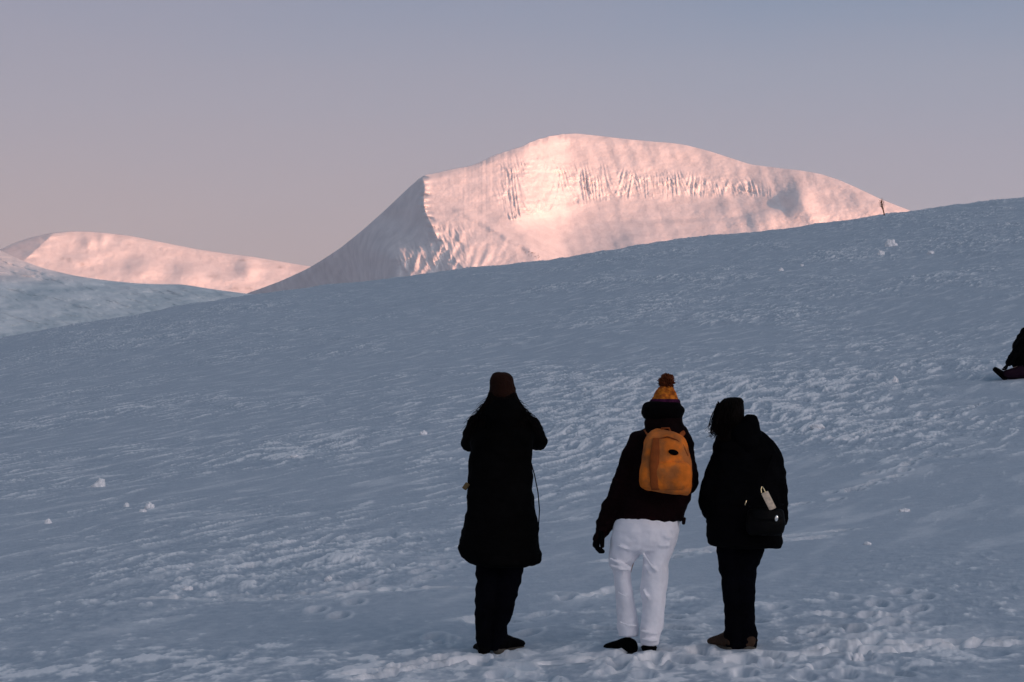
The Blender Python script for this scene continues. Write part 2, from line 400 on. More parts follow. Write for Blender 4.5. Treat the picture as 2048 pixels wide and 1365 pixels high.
M_FAR = snow_far('far_mountain_snow', (.80,.79,.80), (.93,.92,.92), .012, 5.0)
FO = [(-300,580),(-100,530),(0,500),(30,486),(60,476),(100,467),(140,463),(170,463),(210,466),(260,472),(320,484),(390,498),(450,507),(500,513),(560,523),(600,530),(640,536),(720,560),(900,640)]
def dfar(X, Y, yc):
    px = 11500/F
    slope = 5.6 + 0*X
    xr = 110 - 1.1*(Y-465)
    add = px*1.25*(np.maximum(xr-X, 0) + 9*vnoise(Y/12., X/50., 4)*np.exp(-((X-xr)/14.)**2))*(1-.5*ss(Y, 500, 560)) + .12*px*np.maximum(X-xr, 0)
    add = add + 24*fbm(X/70., Y/45., 4, 101, .42) + 3*fbm(X/12., Y/9., 3, 111, .5)
    for (bx, by, sx, sy, am) in [(180,485,16,14,-110),(205,480,10,14,-70),(285,540,35,22,-150),(380,550,35,22,-150),(495,540,20,22,-150),(445,560,40,14,-60),(160,520,30,12,-80),(330,575,50,10,-60),(230,500,30,14,-60)]:
        add = add + .42*am*np.exp(-((X-bx)/sx)**2 - ((Y-by)/sy)**2)
    slope = slope + 4*(1-ss(Y-yc, 0, 10))
    return slope, add
def rockfar(X, Y):
    r = 0*X
    for (bx, by, sx, sy) in [(165,529,6,5),(137,520,5,4),(125,518,4,3),(470,578,12,5),(497,577,8,4),(560,535,5,3),(427,553,10,3),(485,521,8,2)]:
        r = r + np.exp(-((X-bx)/sx)**2-((Y-by)/sy)**2)*(.7+.5*vnoise(X/3., Y/3., 5))
    return np.clip(r*.5, 0, 1)
far = mountain('far_mountain', FO, [(-300,720),(900,700)], 11000, dfar, M_FAR, -280, 860, 800, 200, 8, rockfun=rockfar, backrow=3000)

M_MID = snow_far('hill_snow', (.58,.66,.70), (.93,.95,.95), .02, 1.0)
HO = [(-500,420),(-300,440),(-100,466),(0,501),(40,520),(90,538),(150,552),(210,561),(270,567),(320,569),(365,569),(400,575),(440,581),(480,586),(540,594),(620,606),(800,640)]
def dmid(X, Y, yc):
    slope = 2.3 + 0*X
    add = 25*fbm((X+1.5*Y)/140., (Y-.3*X)/26., 5, 121, .55) + 3*fbm(X/20., Y/8., 3, 131)
    add = add + .30*(X-300)*.55
    slope = slope + 3*(1-ss(Y-yc, 0, 12))
    return slope, add
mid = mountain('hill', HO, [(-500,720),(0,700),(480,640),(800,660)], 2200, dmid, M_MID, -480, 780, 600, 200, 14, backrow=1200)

# unseen ridge added behind the camera, sunward, sized to shade the near slope
def shade_ridge():
    n, m = 260, 60
    a = np.linspace(-7000, 7000, n)[None, :]; b = np.linspace(-1, 1, m)[:, None]
    crest = SHADOW_H + 18*fbm(a/900., a*0+2, 3, 141) - 200*ss(np.abs(a), 4500, 7000)
    prof = (1-np.abs(b)**1.4)
    z = crest*prof + 30*fbm(a/300.+0*b, b*4+0*a, 4, 151)*(1-prof)*prof*4 - 30
    d = RIDGE_D + b*1500 + 0*a
    sx, sy = math.sin(SUN_AZ), -math.cos(SUN_AZ)
    x = sx*d + sy*a; y = sy*d - sx*a
    x = x+0*z; y = y+0*z
    o = grid_mesh('ridge', x, y, z, M_MID, {'rock': 0*z}); tag(o, kind='structure')
RIDGE_D = 4000; SHADOW_H = 357 + 30 + math.tan(SUN_EL)*RIDGE_D
shade_ridge()

# ------------------------------------------------------------------ people: modelling tools
class Prims:
    def __init__(s): s.v = []; s.f = []
    def rings(s, rings, n=20):
        base = len(s.v)
        for c, a, b in rings:
            for k in range(n):
                t = 2*math.pi*k/n
                s.v.append(c + a*math.cos(t) + b*math.sin(t))
        m = len(rings)
        for i in range(m-1):
            for k in range(n):
                k1 = (k+1) % n
                s.f.append((base+i*n+k, base+i*n+k1, base+(i+1)*n+k1, base+(i+1)*n+k))
        s.f.append(tuple(base+k for k in reversed(range(n)))); s.f.append(tuple(base+(m-1)*n+k for k in range(n)))
    def tube(s, pts, n=14, flat=1.0, up=None, cap=True):
        ps = [p for p, r in pts]; rs = [r for p, r in pts]
        if cap:
            d0 = (ps[0]-ps[1]).normalized(); d1 = (ps[-1]-ps[-2]).normalized()
            ps = [ps[0]+d0*rs[0]*.8, ps[0]+d0*rs[0]*.45] + ps + [ps[-1]+d1*rs[-1]*.45, ps[-1]+d1*rs[-1]*.8]
            rs = [rs[0]*.45, rs[0]*.85] + rs + [rs[-1]*.85, rs[-1]*.45]
        out_ = []
        u = up or Vector((0.31, -.9, .2))
        for i, p in enumerate(ps):
            d = (ps[min(i+1, len(ps)-1)]-ps[max(i-1, 0)]).normalized()
            a = u - d*u.dot(d)
            if a.length < 1e-4: a = Vector((1, 0, 0)) - d*d.x
            a.normalize(); b = d.cross(a); u = a
            out_.append((p, a*rs[i]*flat, b*rs[i]))
        s.rings(out_, n)
    def ell(s, c, rad, rot=None, n=16, m=10):
        R = rot or Matrix.Identity(3)
        base = len(s.v)
        rg = []
        for i in range(m+1):
            t = math.pi*(i+.35)/(m+.7)
            rg.append((c + R @ Vector((0, 0, rad[2]*math.cos(t))), R @ Vector((rad[0]*math.sin(t), 0, 0)), R @ Vector((0, rad[1]*math.sin(t), 0))))
        s.rings(rg, n)
    def box(s, c, h, R=None):
        R = R or Matrix.Identity(3); b = len(s.v)
        for z in (-1, 1):
            for x, y in ((-1,-1),(1,-1),(1,1),(-1,1)): s.v.append(c + R @ Vector((x*h[0], y*h[1], z*h[2])))
        for f in ((3,2,1,0),(4,5,6,7),(0,1,5,4),(1,2,6,5),(2,3,7,6),(3,0,4,7)): s.f.append(tuple(b+i for i in f))

def build(name, pr, mat, parent, voxel=None, smooth=4, wr=None, squash=None, fine=None):
    org = Vector((0, 0, 0)); q_ = parent
    while q_ is not None: org = org + q_.location; q_ = q_.parent
    me = bpy.data.meshes.new(name)
    me.from_pydata([tuple(v-org) for v in pr.v], [], pr.f); me.update()
    if voxel:
        tmp = link(bpy.data.objects.new('tmp', me))
        md = tmp.modifiers.new('r', 'REMESH'); md.mode = 'VOXEL'; md.voxel_size = voxel
        if smooth:
            sm = tmp.modifiers.new('s', 'SMOOTH'); sm.iterations = smooth; sm.factor = .5
        dg = bpy.context.evaluated_depsgraph_get()
        m2 = bpy.data.meshes.new_from_object(tmp.evaluated_get(dg))
        bpy.data.objects.remove(tmp); bpy.data.meshes.remove(me); me = m2; me.name = name
        if wr:
            n = len(me.vertices); co = np.empty(n*3); me.vertices.foreach_get('co', co); co = co.reshape(-1, 3)
            no = np.empty(n*3); me.vertices.foreach_get('normal', no); no = no.reshape(-1, 3)
            x, y, z = co.T
            h = 0
            for k, (amp, sx, sz) in enumerate(wr):
                h = h + amp*(vnoise(x*sx + y*sx*.8 + 3.1*k, z*sz + x*sx*.25, 200+k) + .6*vnoise(y*sx*1.3 - x*sx*.4, z*sz*1.2 + 7, 230+k))
            co = co + no*h[:, None]; me.vertices.foreach_set('co', co.ravel())
    me.polygons.foreach_set('use_smooth', np.ones(len(me.polygons), bool)); me.update()
    me.materials.clear(); me.materials.append(mat)
    o = link(bpy.data.objects.new(name, me)); o.parent = parent
    return o
def root(name, label, cat, loc, group=None):
    o = link(bpy.data.objects.new(name, None)); o.location = loc; o.empty_display_size = .2
    return tag(o, label, cat, group)

class Fig:
    def __init__(s, X, Y): s.base = foot_hit(X, Y); s.D = s.base.y; s.px = s.D/F
    def p(s, X, Y, d=0.0): return PV(X, Y, s.D + d)
    def loft(s, pr, rows, n=28):      # rows: Y, left X, right X, depth centre, depth radius (m)
        rg = []
        for (Y, xl, xr, d, dr) in rows:
            c = s.p((xl+xr)/2, Y, d); rg.append((c, Vector(((xr-xl)/2*s.px, 0, 0)), Vector((0, dr, 0))))
        pr.rings(rg, n)
    def tube(s, pr, pts, **k): pr.tube([(s.p(X, Y, d), r) for (X, Y, d, r) in pts], **k)

def hand(pr, w, dr, pal, side, g=0.0, curl=.35, k=1.0):
    """w wrist point, dr pointing direction, pal palm-facing direction, side +1/-1 thumb side, g extra radius for a glove"""
    dr = dr.normalized(); pal = (pal - dr*pal.dot(dr)).normalized(); lat = dr.cross(pal)*side
    pr.tube([(w-dr*.03, .024+g), (w+dr*.015, .026+g), (w+dr*.05, .036+g), (w+dr*.085, .038+g)], flat=.42+4*g, up=pal, n=16)
    for i, (off, ln) in enumerate(((-.030, .062), (-.010, .074), (.010, .080), (.029, .072))):
        b = w + dr*.088 + lat*off; a = 0; p = b; pts = [(b-dr*.015, .0092+g)]
        for seg, f in enumerate((.45, .32, .23)):
            a += curl*(1+.25*seg) ; d = dr*math.cos(a) + pal*math.sin(a) + lat*off*.4
            p = p + d*ln*f; pts.append((p, .0088-.0009*seg+g))
        pr.tube(pts, n=10)
    tb = w + dr*.022 + lat*.026
    t1 = tb + (lat*.75 + dr*.55 + pal*.25).normalized()*.036
    t2 = t1 + (lat*.35 + dr*.8 + pal*.35).normalized()*.030
    t3 = t2 + (lat*.05 + dr*.85 + pal*.45).normalized()*.024
    pr.tube([(tb, .014+g), (t1, .0115+g), (t2, .0100+g), (t3, .0085+g)], n=10)

AW = Vector((0, .02, 0))
def body(fig, rt, head, face, sh, el, wr_, hip, kn, an, hands, skin):
    """one continuous figure: head with face, neck, tapered trunk and limbs, hands with five fingers, feet"""
    pr = Prims(); px = fig.px
    f = face.normalized(); rgt = f.cross(Vector((0, 0, 1))).normalized(); up = rgt.cross(f)
    R = Matrix((rgt, f, up)).transposed()
    H = head
    pr.ell(H + f*.0 + up*.014, (.066, .080, .080), R)
    pr.ell(H + f*.030 - up*.045, (.054, .056, .062), R)
    pr.ell(H + f*.062 - up*.088, (.026, .024, .020), R)         # chin
    pr.tube([(H+f*.088+up*.012, .010), (H+f*.104-up*.014, .013), (H+f*.098-up*.028, .014)], n=10)   # nose
    for sg in (-1, 1):
        pr.ell(H + rgt*.066*sg - up*.010 - f*.004, (.010, .020, .032), R, 10, 6)       # ears
        pr.ell(H + rgt*.034*sg - up*.022 + f*.068, (.020, .016, .018), R, 10, 6)      # cheeks
    pr.ell(H + f*.080 + up*.026, (.048, .012, .009), R, 12, 6)                        # brow
    pr.ell(H + f*.084 - up*.054, (.024, .012, .006), R, 12, 6); pr.ell(H + f*.082 - up*.064, (.020, .012, .007), R, 12, 6)
    nb = (sh[0]+sh[1])/2 + up*.035
    pr.tube([(nb - up*.03, .060), (nb+up*.02, .052), (H - up*.07 - f*.012, .050)], n=14)
    pc = (hip[0]+hip[1])/2
    ax = (sh[1]-sh[0]); w = ax.length/2; axn = ax.normalized(); dp = axn.cross((nb-pc).normalized())
    rg = []
    for t, a, b in ((-.10, .05, .05), (0, .105, .080), (.18, .120, .085), (.42, .105, .078), (.68, .120, .085), (.86, .125, .070), (1.0, .07, .05)):
        rg.append((pc.lerp(nb, t), axn*a, dp*b))
    pr.rings(rg, 20)
    for k in (0, 1):
        pr.tube([(sh[k].lerp(nb, .35), .036), (sh[k].lerp(nb, .12), .038), (sh[k].lerp(el[k], .5), .036), (el[k], .030), (el[k].lerp(wr_[k], .35), .031), (wr_[k], .022)])
        pr.tube([(hip[k]+AW, .054), (hip[k].lerp(kn[k], .5)+AW, .046), (kn[k]+AW*.7, .036), (kn[k].lerp(an[k], .35)+AW*.5, .038), (an[k]+Vector((0, 0, .03)), .030)])
        d, pl, sd, cu = hands[k]
        hand(pr, wr_[k], d, pl, sd, 0, cu)
    o = build('body', pr, skin, rt, voxel=.0065, smooth=2)
    for sg in (-1, 1):
        e = Prims(); e.ell(H + rgt*.031*sg + f*.073 + up*.006, (.0125, .0125, .0125), R, 12, 8)
        build('eye', e, M_EYE, rt)
    return o

def boot(pr, sole, heel, yaw, L=.27, pitch=0, h=.10, w=.046):
    """heel point on the snow, yaw of the toe measured from straight away towards the right"""
    f = Vector((math.sin(yaw), math.cos(yaw), 0)); r_ = Vector((f.y, -f.x, 0)); u = Vector((0, 0, 1))
    f2 = (f*math.cos(pitch) + u*math.sin(pitch)); u2 = (u*math.cos(pitch) - f*math.sin(pitch)); f, u = f2, u2
    rows = [(-.02, .55, .05), (.0, .8, .075), (.05, .85, .085), (.10, .8, .075), (.15, .95, .06), (.20, 1.05, .05), (.25, .85, .038), (.275, .4, .025)]
    rg = [(heel + f*(t*L/.27) + u*(.028+hh/2), r_*w*ws, u*hh/2*1.15) for t, ws, hh in rows]
    pr.rings(rg, 16)
    pr.tube([(heel + f*.05*L/.27 + u*.05, .040), (heel + f*.05*L/.27 + u*h, .033)], n=14)
    rg = [(heel + f*(t*L/.27) + u*.016, r_*w*ws*1.08, u*.018) for t, ws, hh in rows]
    sole.rings(rg, 16)

def strands(pts_list, r=.0016):
    pr = Prims()
    for pts in pts_list:
        n = len(pts)
        pr.tube([(p, r*(1-.6*i/(n-1))) for i, p in enumerate(pts)], n=4, cap=False)
    return pr
def lock(rng, a, b, sag, jit, k=6):
    off = Vector((rng.uniform(-jit, jit), rng.uniform(-jit, jit), rng.uniform(-jit, jit)*.6))
    out_ = []
    ph = rng.uniform(0, 6.28)
    for i in range(k):
        t = i/(k-1)
        p = a.lerp(b, t) + off*t + Vector((0, 0, -sag*math.sin(math.pi*t))) + Vector((math.sin(ph+t*5), math.cos(ph*1.7+t*4), math.sin(t*6+ph)*.5))*jit*.25*t
        out_.append(p)
    return out_

M_SKIN = fabric('skin', (.42, .26, .20), .55, 80, .08, .05, .4)
M_EYE, _t, _b = new_mat('eye', .15); _b.inputs['Base Color'].default_value = (.05, .035, .03, 1)
M_BLACK = fabric('black_quilted_fabric', (.0022, .0021, .0022), .9, 40, .4, .3, .03)
M_BLACK2 = fabric('black_shell_fabric', (.0020, .0020, .0026), .9, 55, .4, .3, .03)
M_NAVY = fabric('dark_navy_cloth', (.0018, .002, .0036), .9, 90, .4, .3, .03)
M_MAROON = fabric('dark_maroon_fleece', (.0060, .0018, .0022), .95, 70, .5, .5, .06)
M_HATA = fabric('dark_brown_knit', (.020, .0075, .0045), .95, 150, .4, .7, .08)
M_SCARF = fabric('black_wool', (.0018, .0015, .0018), .95, 120, .5, .6, .05)
M_HAIR = fabric('dark_brown_hair', (.004, .0025, .002), .8, 200, .4, .2, .05)
M_WHITE = fabric('white_denim', (.90, .89, .93), .9, 220, .05, .25, .2, 9)
M_ORKNIT = fabric('orange_knit', (.62, .18, .020), .95, 130, .35, .9, .08, 26, (.30, .07, .014))
M_POM = fabric('rust_red_yarn', (.11, .030, .012), .95, 160, .5, .5, .05, 30)
M_PURPLE = fabric('purple_knit', (.05, .010, .035), .95, 140, .4, .8, .05, 30)
M_PACK = fabric('orange_pack_fabric', (.72, .175, .016), .75, 60, .30, .35, .2, 9, (.42, .13, .03))
M_PACK2 = fabric('brown_orange_pack_fabric', (.26, .06, .010), .8, 60, .3, .35, .2, 9)
M_SOLE = fabric('grey_rubber', (.07, .062, .05), .9, 60, .35, .3, .2)
M_SOLE2 = fabric('dark_rubber', (.018, .018, .014), .9, 60, .35, .3, .1)
M_TANBOOT = fabric('tan_suede', (.045, .026, .017), .9, 60, .35, .3, .1)
M_TAN = fabric('tan_canvas', (.70, .56, .42), .9, 220, .25, .6, .1, 50)
M_METAL, _t, _b = new_mat('brass', .25); _b.inputs['Metallic'].default_value = 1; _b.inputs['Base Color'].default_value = (.9, .72, .42, 1)
M_SILVER, _t, _b = new_mat('steel', .2); _b.inputs['Metallic'].default_value = 1; _b.inputs['Base Color'].default_value = (.95, .93, .85, 1)
M_LEATHER = fabric('black_leather', (.002, .002, .0022), .55, 50, .3, .2, .06)
M_TAG = fabric('olive_tan_cloth', (.12, .085, .04), .9, 90, .2, .3, .1)
M_PLUM = fabric('plum_shell', (.012, .004, .010), .8, 60, .4, .3, .1)
rng = random.Random(11)
UP = Vector((0, 0, 1)); AWAY = Vector((0, 1, 0))
WR = [(.010, 7, 11), (.005, 16, 26)]

# ---------------------------------------------------------------- person in the long black coat
a = Fig(990, 1302)
A = root('person', 'person in long black coat and brown hat, elbows raised, leftmost of the three standing', 'person', a.base, 'people standing on the snow looking at the mountain')
body(a, A, a.p(1004, 782, .03), Vector((.05, 1, .05)),
     [a.p(958, 852, .0), a.p(1052, 852, .0)], [a.p(940, 888, .16), a.p(1074, 888, .16)], [a.p(990, 822, .36), a.p(1018, 822, .36)],
     [a.p(980, 1040, 0), a.p(1022, 1040, 0)], [a.p(974, 1165, .02), a.p(1012, 1165, .02)], [a.p(970, 1278, 0), a.p(996, 1280, 0)],
     [(Vector((.1, .1, 1)), Vector((.5, -.8, 0)), 1, .5), (Vector((-.1, .1, 1)), Vector((-.5, -.8, 0)), -1, .5)], M_SKIN)
pr = Prims()
a.loft(pr, [(800, 972, 1038, .02, .08), (810, 964, 1044, .02, .10), (824, 955, 1054, .02, .12), (840, 946, 1064, .02, .135), (870, 942, 1070, .02, .145), (905, 941, 1064, .02, .15), (940, 936, 1064, .02, .145),
            (980, 935, 1066, .02, .15), (1020, 933, 1072, .02, .165), (1060, 923, 1078, .02, .18), (1095, 917, 1081, .02, .19), (1112, 921, 1083, .02, .19), (1126, 938, 1082, .02, .18), (1132, 952, 1068, .02, .15)])
for sx, (x1, x2, x3) in ((-1, (953, 942, 975)), (1, (1058, 1077, 1028))):
    a.tube(pr, [(x1, 850, .02, .066), ((x1+x2)/2, 868, .09, .064), (x2, 885, .17, .060), ((x2+x3)/2, 855, .27, .052), (x3, 822, .36, .044)])
a.loft(pr, [(798, 978, 1034, -.02, .08), (812, 969, 1040, -.05, .09), (830, 962, 1046, -.07, .09), (850, 972, 1038, -.08, .07), (862, 985, 1025, -.08, .04)])
build('coat', pr, M_BLACK, A, .011, 4, [(.009, 6, 14), (.005, 15, 24)])
pr = Prims()
a.tube(pr, [(978, 1090, .02, .085), (977, 1135, .02, .074), (973, 1180, .02, .068), (969, 1230, .0, .062), (967, 1262, 0, .052), (970, 1290, 0, .048)])
a.tube(pr, [(1022, 1090, .02, .085), (1022, 1135, .02, .078), (1014, 1180, .02, .070), (1003, 1230, .0, .062), (997, 1262, 0, .050), (995, 1290, 0, .049)])
build('trousers', pr, M_NAVY, A, .011, 3, [(.008, 9, 16), (.004, 20, 30)])
for (X, Y, yw, dd) in ((970, 1303, -.15, -.02), (998, 1305, .55, -.02)):
    hp = a.p(X, Y, dd); hp.z = ground_z(hp.x, hp.y) - .018
    pr = Prims(); so_ = Prims(); boot(pr, so_, hp, yw, .26)
    b = build('boot', pr, M_BLACK2, A, .007, 2); build('sole', so_, M_SOLE, b)
pr = Prims()
a.loft(pr, [(745, 996, 1009, .03, .02), (746.5, 989, 1016, .03, .045), (750, 984, 1022, .03, .068), (757, 980, 1026, .03, .084), (765, 979, 1028, .03, .092), (775, 979, 1031, .03, .098), (790, 977, 1033, .03, .100), (797, 979, 1032, .03, .095)])
build('hat', pr, M_HATA, A, .008, 3, [(.003, 30, 20), (.002, 60, 60)])
pr = Prims()
for k in range(260):
    t = rng.uniform(-1, 1); s0 = a.p(1005+27*t, rng.uniform(785, 800), .03-.07*math.sqrt(max(0, 1-t*t))-.01)
    e0 = a.p(1004+48*t+rng.uniform(-5, 5), rng.uniform(825, 860), -.09-.02*rng.random())
    pts = lock(rng, s0, e0, -.01, .02); n = len(pts)
    pr.tube([(q, .0055*(1-.7*i/(n-1))) for i, q in enumerate(pts)], n=5, cap=False)
for k in range(620):     # loose wind-blown strands over the shoulders
    s = 1 if rng.random() < .6 else -1
    q0 = rng.random()
    s0 = a.p(1004+s*(22+34*q0), 797+48*q0+rng.uniform(-3, 5), rng.uniform(-.06, .04))
    e0 = s0 + Vector((s*rng.uniform(.015, .075), rng.uniform(-.03, .03), -rng.uniform(.03, .12)))
    pts = lock(rng, s0, e0, -.014, .022, 7); n = len(pts)
    pr.tube([(q, .0022*(1-.8*i/(n-1))) for i, q in enumerate(pts)], n=4, cap=False)
build('hair', pr, M_HAIR, A)
pr = Prims(); pts = [(1062, 925, -.06), (1069, 950, -.10), (1076, 985, -.11), (1079, 1020, -.10), (1077, 1055, -.09), (1072, 1075, -.07)]
a.tube(pr, [(X, Y, d, .0035) for X, Y, d in pts], n=8)
build('strap', pr, M_BLACK2, A)
pr = Prims(); pr.box(a.p(932, 973, -.02), (.015, .010, .022), Matrix.Rotation(.6, 3, 'Y'))
tg = build('pocket_flap', pr, M_TAG, A, .005, 2)

# ---------------------------------------------------------------- person in white trousers
b = Fig(1290, 1306)
B = root('person', 'person in white trousers, dark maroon jacket and orange pompom hat, wearing an orange backpack', 'person', b.base, 'people standing on the snow looking at the mountain')
body(b, B, b.p(1330, 812, .05), Vector((-.1, 1, .05)),
     [b.p(1275, 885, .0), b.p(1372, 890, .0)], [b.p(1240, 972, .0), b.p(1380, 975, .08)], [b.p(1205, 1058, .03), b.p(1350, 1005, .30)],
     [b.p(1268, 1065, 0), b.p(1315, 1065, 0)], [b.p(1244, 1165, .06), b.p(1307, 1170, .0)], [b.p(1256, 1262, .10), b.p(1298, 1280, 0)],
     [(Vector((-.42, .05, -.9)), Vector((.9, .1, -.3)), 1, .55), (Vector((-1, .3, 0)), Vector((0, -1, -.2)), -1, .5)], M_SKIN)
pr = Prims()
b.loft(pr, [(852, 1298, 1366, .03, .07), (862, 1280, 1376, .03, .10), (875, 1265, 1383, .02, .12), (900, 1258, 1387, .02, .135), (940, 1251, 1388, .02, .14), (975, 1245, 1385, .02, .14), (1005, 1238, 1378, .02, .14), (1030, 1230, 1372, .02, .145), (1041, 1229, 1370, .02, .14), (1044, 1240, 1362, .02, .12)])
b.tube(pr, [(1280, 882, .02, .062), (1262, 920, .01, .066), (1243, 972, .0, .062), (1223, 1018, .01, .055), (1207, 1056, .03, .048), (1198, 1076, .03, .040)])
b.tube(pr, [(1368, 888, .02, .055), (1376, 930, .03, .055), (1377, 972, .08, .052), (1364, 990, .18, .047), (1350, 1003, .28, .042)])
build('jacket', pr, M_MAROON, B, .011, 4, WR)
pr = Prims(); b.tube(pr, [(1368, 1038, -.05, .012), (1367, 1047, -.05, .010)], n=10)
build('cord', pr, M_MAROON, B)
pr = Prims(); hand(pr, b.p(1205, 1058, .03), Vector((-.42, .05, -.9)), Vector((.9, .1, -.3)), 1, .005, .55)
build('glove', pr, M_BLACK2, B, .005, 2)
pr = Prims(); hand(pr, b.p(1350, 1005, .30), Vector((-1, .3, 0)), Vector((0, -1, -.2)), -1, .005, .5)
build('glove', pr, M_BLACK2, B, .005, 2)
pr = Prims()
b.loft(pr, [(832, 1292, 1364, .03, .10), (845, 1288, 1367, .02, .11), (858, 1290, 1368, .01, .12), (870, 1296, 1366, .0, .12), (880, 1306, 1358, .0, .10)])
build('hood', pr, M_MAROON, B, .010, 3, WR)
pr = Prims()
b.loft(pr, [(803, 1297, 1353, .04, .085), (807, 1288, 1362, .04, .112), (816, 1283, 1368, .03, .125), (826, 1283, 1369, .03, .125), (836, 1287, 1366, .03, .115), (841, 1294, 1358, .03, .10)])
build('scarf', pr, M_SCARF, B, .009, 3, [(.006, 8, 30)])
pr = Prims()
b.loft(pr, [(772, 1322, 1343, .04, .03), (779, 1314, 1348, .04, .055), (787, 1309, 1352, .04, .075), (796, 1304, 1356, .04, .088), (806, 1300, 1359, .04, .094), (815, 1301, 1358, .04, .092)])
ht = build('hat', pr, M_ORKNIT, B, .0075, 3, [(.003, 40, 25), (.0025, 70, 70)])
pr = Prims(); b.loft(pr, [(799, 1301.5, 1358.5, .04, .094), (803, 1299, 1361, .04, .099), (812, 1299, 1361, .04, .099), (816, 1302, 1358, .04, .094)])
build('brim', pr, M_PURPLE, ht, None)
pr = Prims(); c = b.p(1333, 763, .04); pr.ell(c, (.030, .030, .030), None, 14, 8)
for k in range(420):
    d = Vector((rng.gauss(0, 1), rng.gauss(0, 1), rng.gauss(0, 1))).normalized()
    e = c + d*rng.uniform(.042, .054) + Vector((rng.uniform(-.006, .006), 0, rng.uniform(-.006, .004)))
    pr.tube([(c + d*.02, .005), (c + d*.038, .0045), (e, .002)], n=4, cap=False)
build('pompom', pr, M_POM, ht)
pr = Prims()
b.loft(pr, [(1036, 1229, 1360, .02, .135), (1060, 1224, 1359, .0, .145), (1082, 1221, 1354, .0, .145), (1100, 1222, 1346, .0, .12), (1108, 1235, 1335, .01, .08)])
b.loft(pr, [(1075, 1222, 1290, .0, .12), (1100, 1220, 1286, .01, .11), (1122, 1217, 1272, .03, .10), (1132, 1219, 1264, .04, .085), (1140, 1224, 1261, .05, .085), (1165, 1228, 1262, .06, .08), (1200, 1232, 1268, .07, .075), (1235, 1234, 1276, .09, .07), (1258, 1235, 1278, .09, .072), (1272, 1238, 1277, .08, .07)])
b.loft(pr, [(1075, 1284, 1354, .0, .12), (1100, 1285, 1346, .0, .11), (1115, 1287, 1341, .0, .105), (1130, 1285, 1336, .0, .10), (1165, 1282, 1335, .0, .09), (1180, 1282, 1333, .0, .085), (1210, 1284, 1331, .0, .08), (1245, 1282, 1326, .0, .074), (1275, 1280, 1320, .0, .068), (1288, 1281, 1318, .0, .066), (1291, 1284, 1315, .0, .060)])
for (xa, ya, xb_, yb_, rr_) in ((1219,1116,1262,1136,.011),(1222,1131,1260,1141,.010),(1286,1108,1312,1142,.010),(1292,1112,1325,1136,.009),(1288,1130,1312,1158,.010),(1234,1090,1262,1100,.009),(1300,1086,1338,1092,.009),
                                (1286,1180,1300,1200,.009),(1236,1185,1262,1196,.008),(1284,1262,1316,1268,.009),(1285,1278,1317,1281,.010),(1240,1245,1272,1252,.009),(1262,1062,1282,1080,.009),(1318,1066,1342,1076,.009)):
    back_ = -.082 if ya > 1110 else -.118
    b.tube(pr, [(xa, ya, back_+.012, rr_*.7), ((xa+xb_)/2, (ya+yb_)/2+2, back_-.004, rr_), (xb_, yb_, back_+.014, rr_*.7)], n=10)
build('trousers', pr, M_WHITE, B, .0075, 3, [(.0045, 9, 7), (.0035, 19, 16), (.0018, 42, 40)])
for (X, Y, yw, dd, pt) in ((1265, 1299, -.60, .04, 0), (1299, 1309, .04, -.04, 0)):
    hp = b.p(X, Y, dd); hp.z = ground_z(hp.x, hp.y) - .018
    pr = Prims(); so_ = Prims(); boot(pr, so_, hp, yw, .25, pt, .075, .050)
    o = build('boot', pr, M_BLACK2, B, .007, 2); build('sole', so_, M_SOLE2, o)

# backpack: a thing of its own, hung on the jacket
bc = b.p(1332, 930, -.22)
K = root('backpack', 'orange backpack with dark oval badge on the back of the person in white trousers', 'backpack', bc)
pr = Prims()
rows = [(862, 1312, 1352, -.16, .030), (866, 1303, 1361, -.17, .055), (874, 1295, 1369, -.17, .070), (890, 1289, 1377, -.175, .082), (915, 1285, 1383, -.18, .09), (945, 1280, 1385, -.18, .095), (968, 1278, 1384, -.18, .095), (980, 1280, 1381, -.18, .09), (987, 1290, 1376, -.18, .07)]
rg = []
for (Y, xl, xr, d, dr) in rows:
    cL = b.p(xl, Y-6, d); cR = b.p(xr, Y+5, d); c = (cL+cR)/2
    rg.append((c, (cR-cL)/2, Vector((0, dr, 0))))
# squared section
n = 32; base = 0
for c, ax, bx in rg:
    for k in range(n):
        t = 2*math.pi*k/n; ct, st_ = math.cos(t), math.sin(t); q = .62
        pr.v.append(c + ax*math.copysign(abs(ct)**q, ct) + bx*math.copysign(abs(st_)**q, st_))
for i in range(len(rg)-1):
    for k in range(n): pr.f.append((i*n+k, i*n+(k+1)%n, (i+1)*n+(k+1)%n, (i+1)*n+k))
pr.f.append(tuple(reversed(range(n)))); pr.f.append(tuple((len(rg)-1)*n+k for k in range(n)))
build('main_pocket', pr, M_PACK, K, .008, 4, [(.006, 9, 9), (.003, 22, 22)])
pr = Prims()
b.loft(pr, [(925, 1318, 1374, -.265, .018), (930, 1312, 1379, -.268, .026), (950, 1310, 1380, -.27, .028), (972, 1312, 1376, -.268, .026), (980, 1318, 1370, -.264, .018)])
build('front_pocket', pr, M_PACK, K, .007, 3, [(.004, 14, 14)])
pr = Prims(); b.loft(pr, [(876, 1306, 1318, -.255, .008), (905, 1301, 1319, -.272, .008), (930, 1299, 1317, -.279, .008), (972, 1301, 1320, -.276, .008), (981, 1303, 1319, -.262, .006)], 12)
build('side_strap', pr, M_PACK2, K)
pr = Prims(); b.tube(pr, [(1318, 878, -.245, .004), (1335, 874, -.245, .004), (1352, 879, -.245, .004), (1366, 890, -.245, .004), (1376, 912, -.245, .004)], n=8)
build('zipper', pr, M_PACK2, K)
pr = Prims(); pr.ell(b.p(1347, 905, -.272), (.030, .010, .016), Matrix.Rotation(.25, 3, 'Y'), 20, 8)
build('badge', pr, M_SCARF, K)
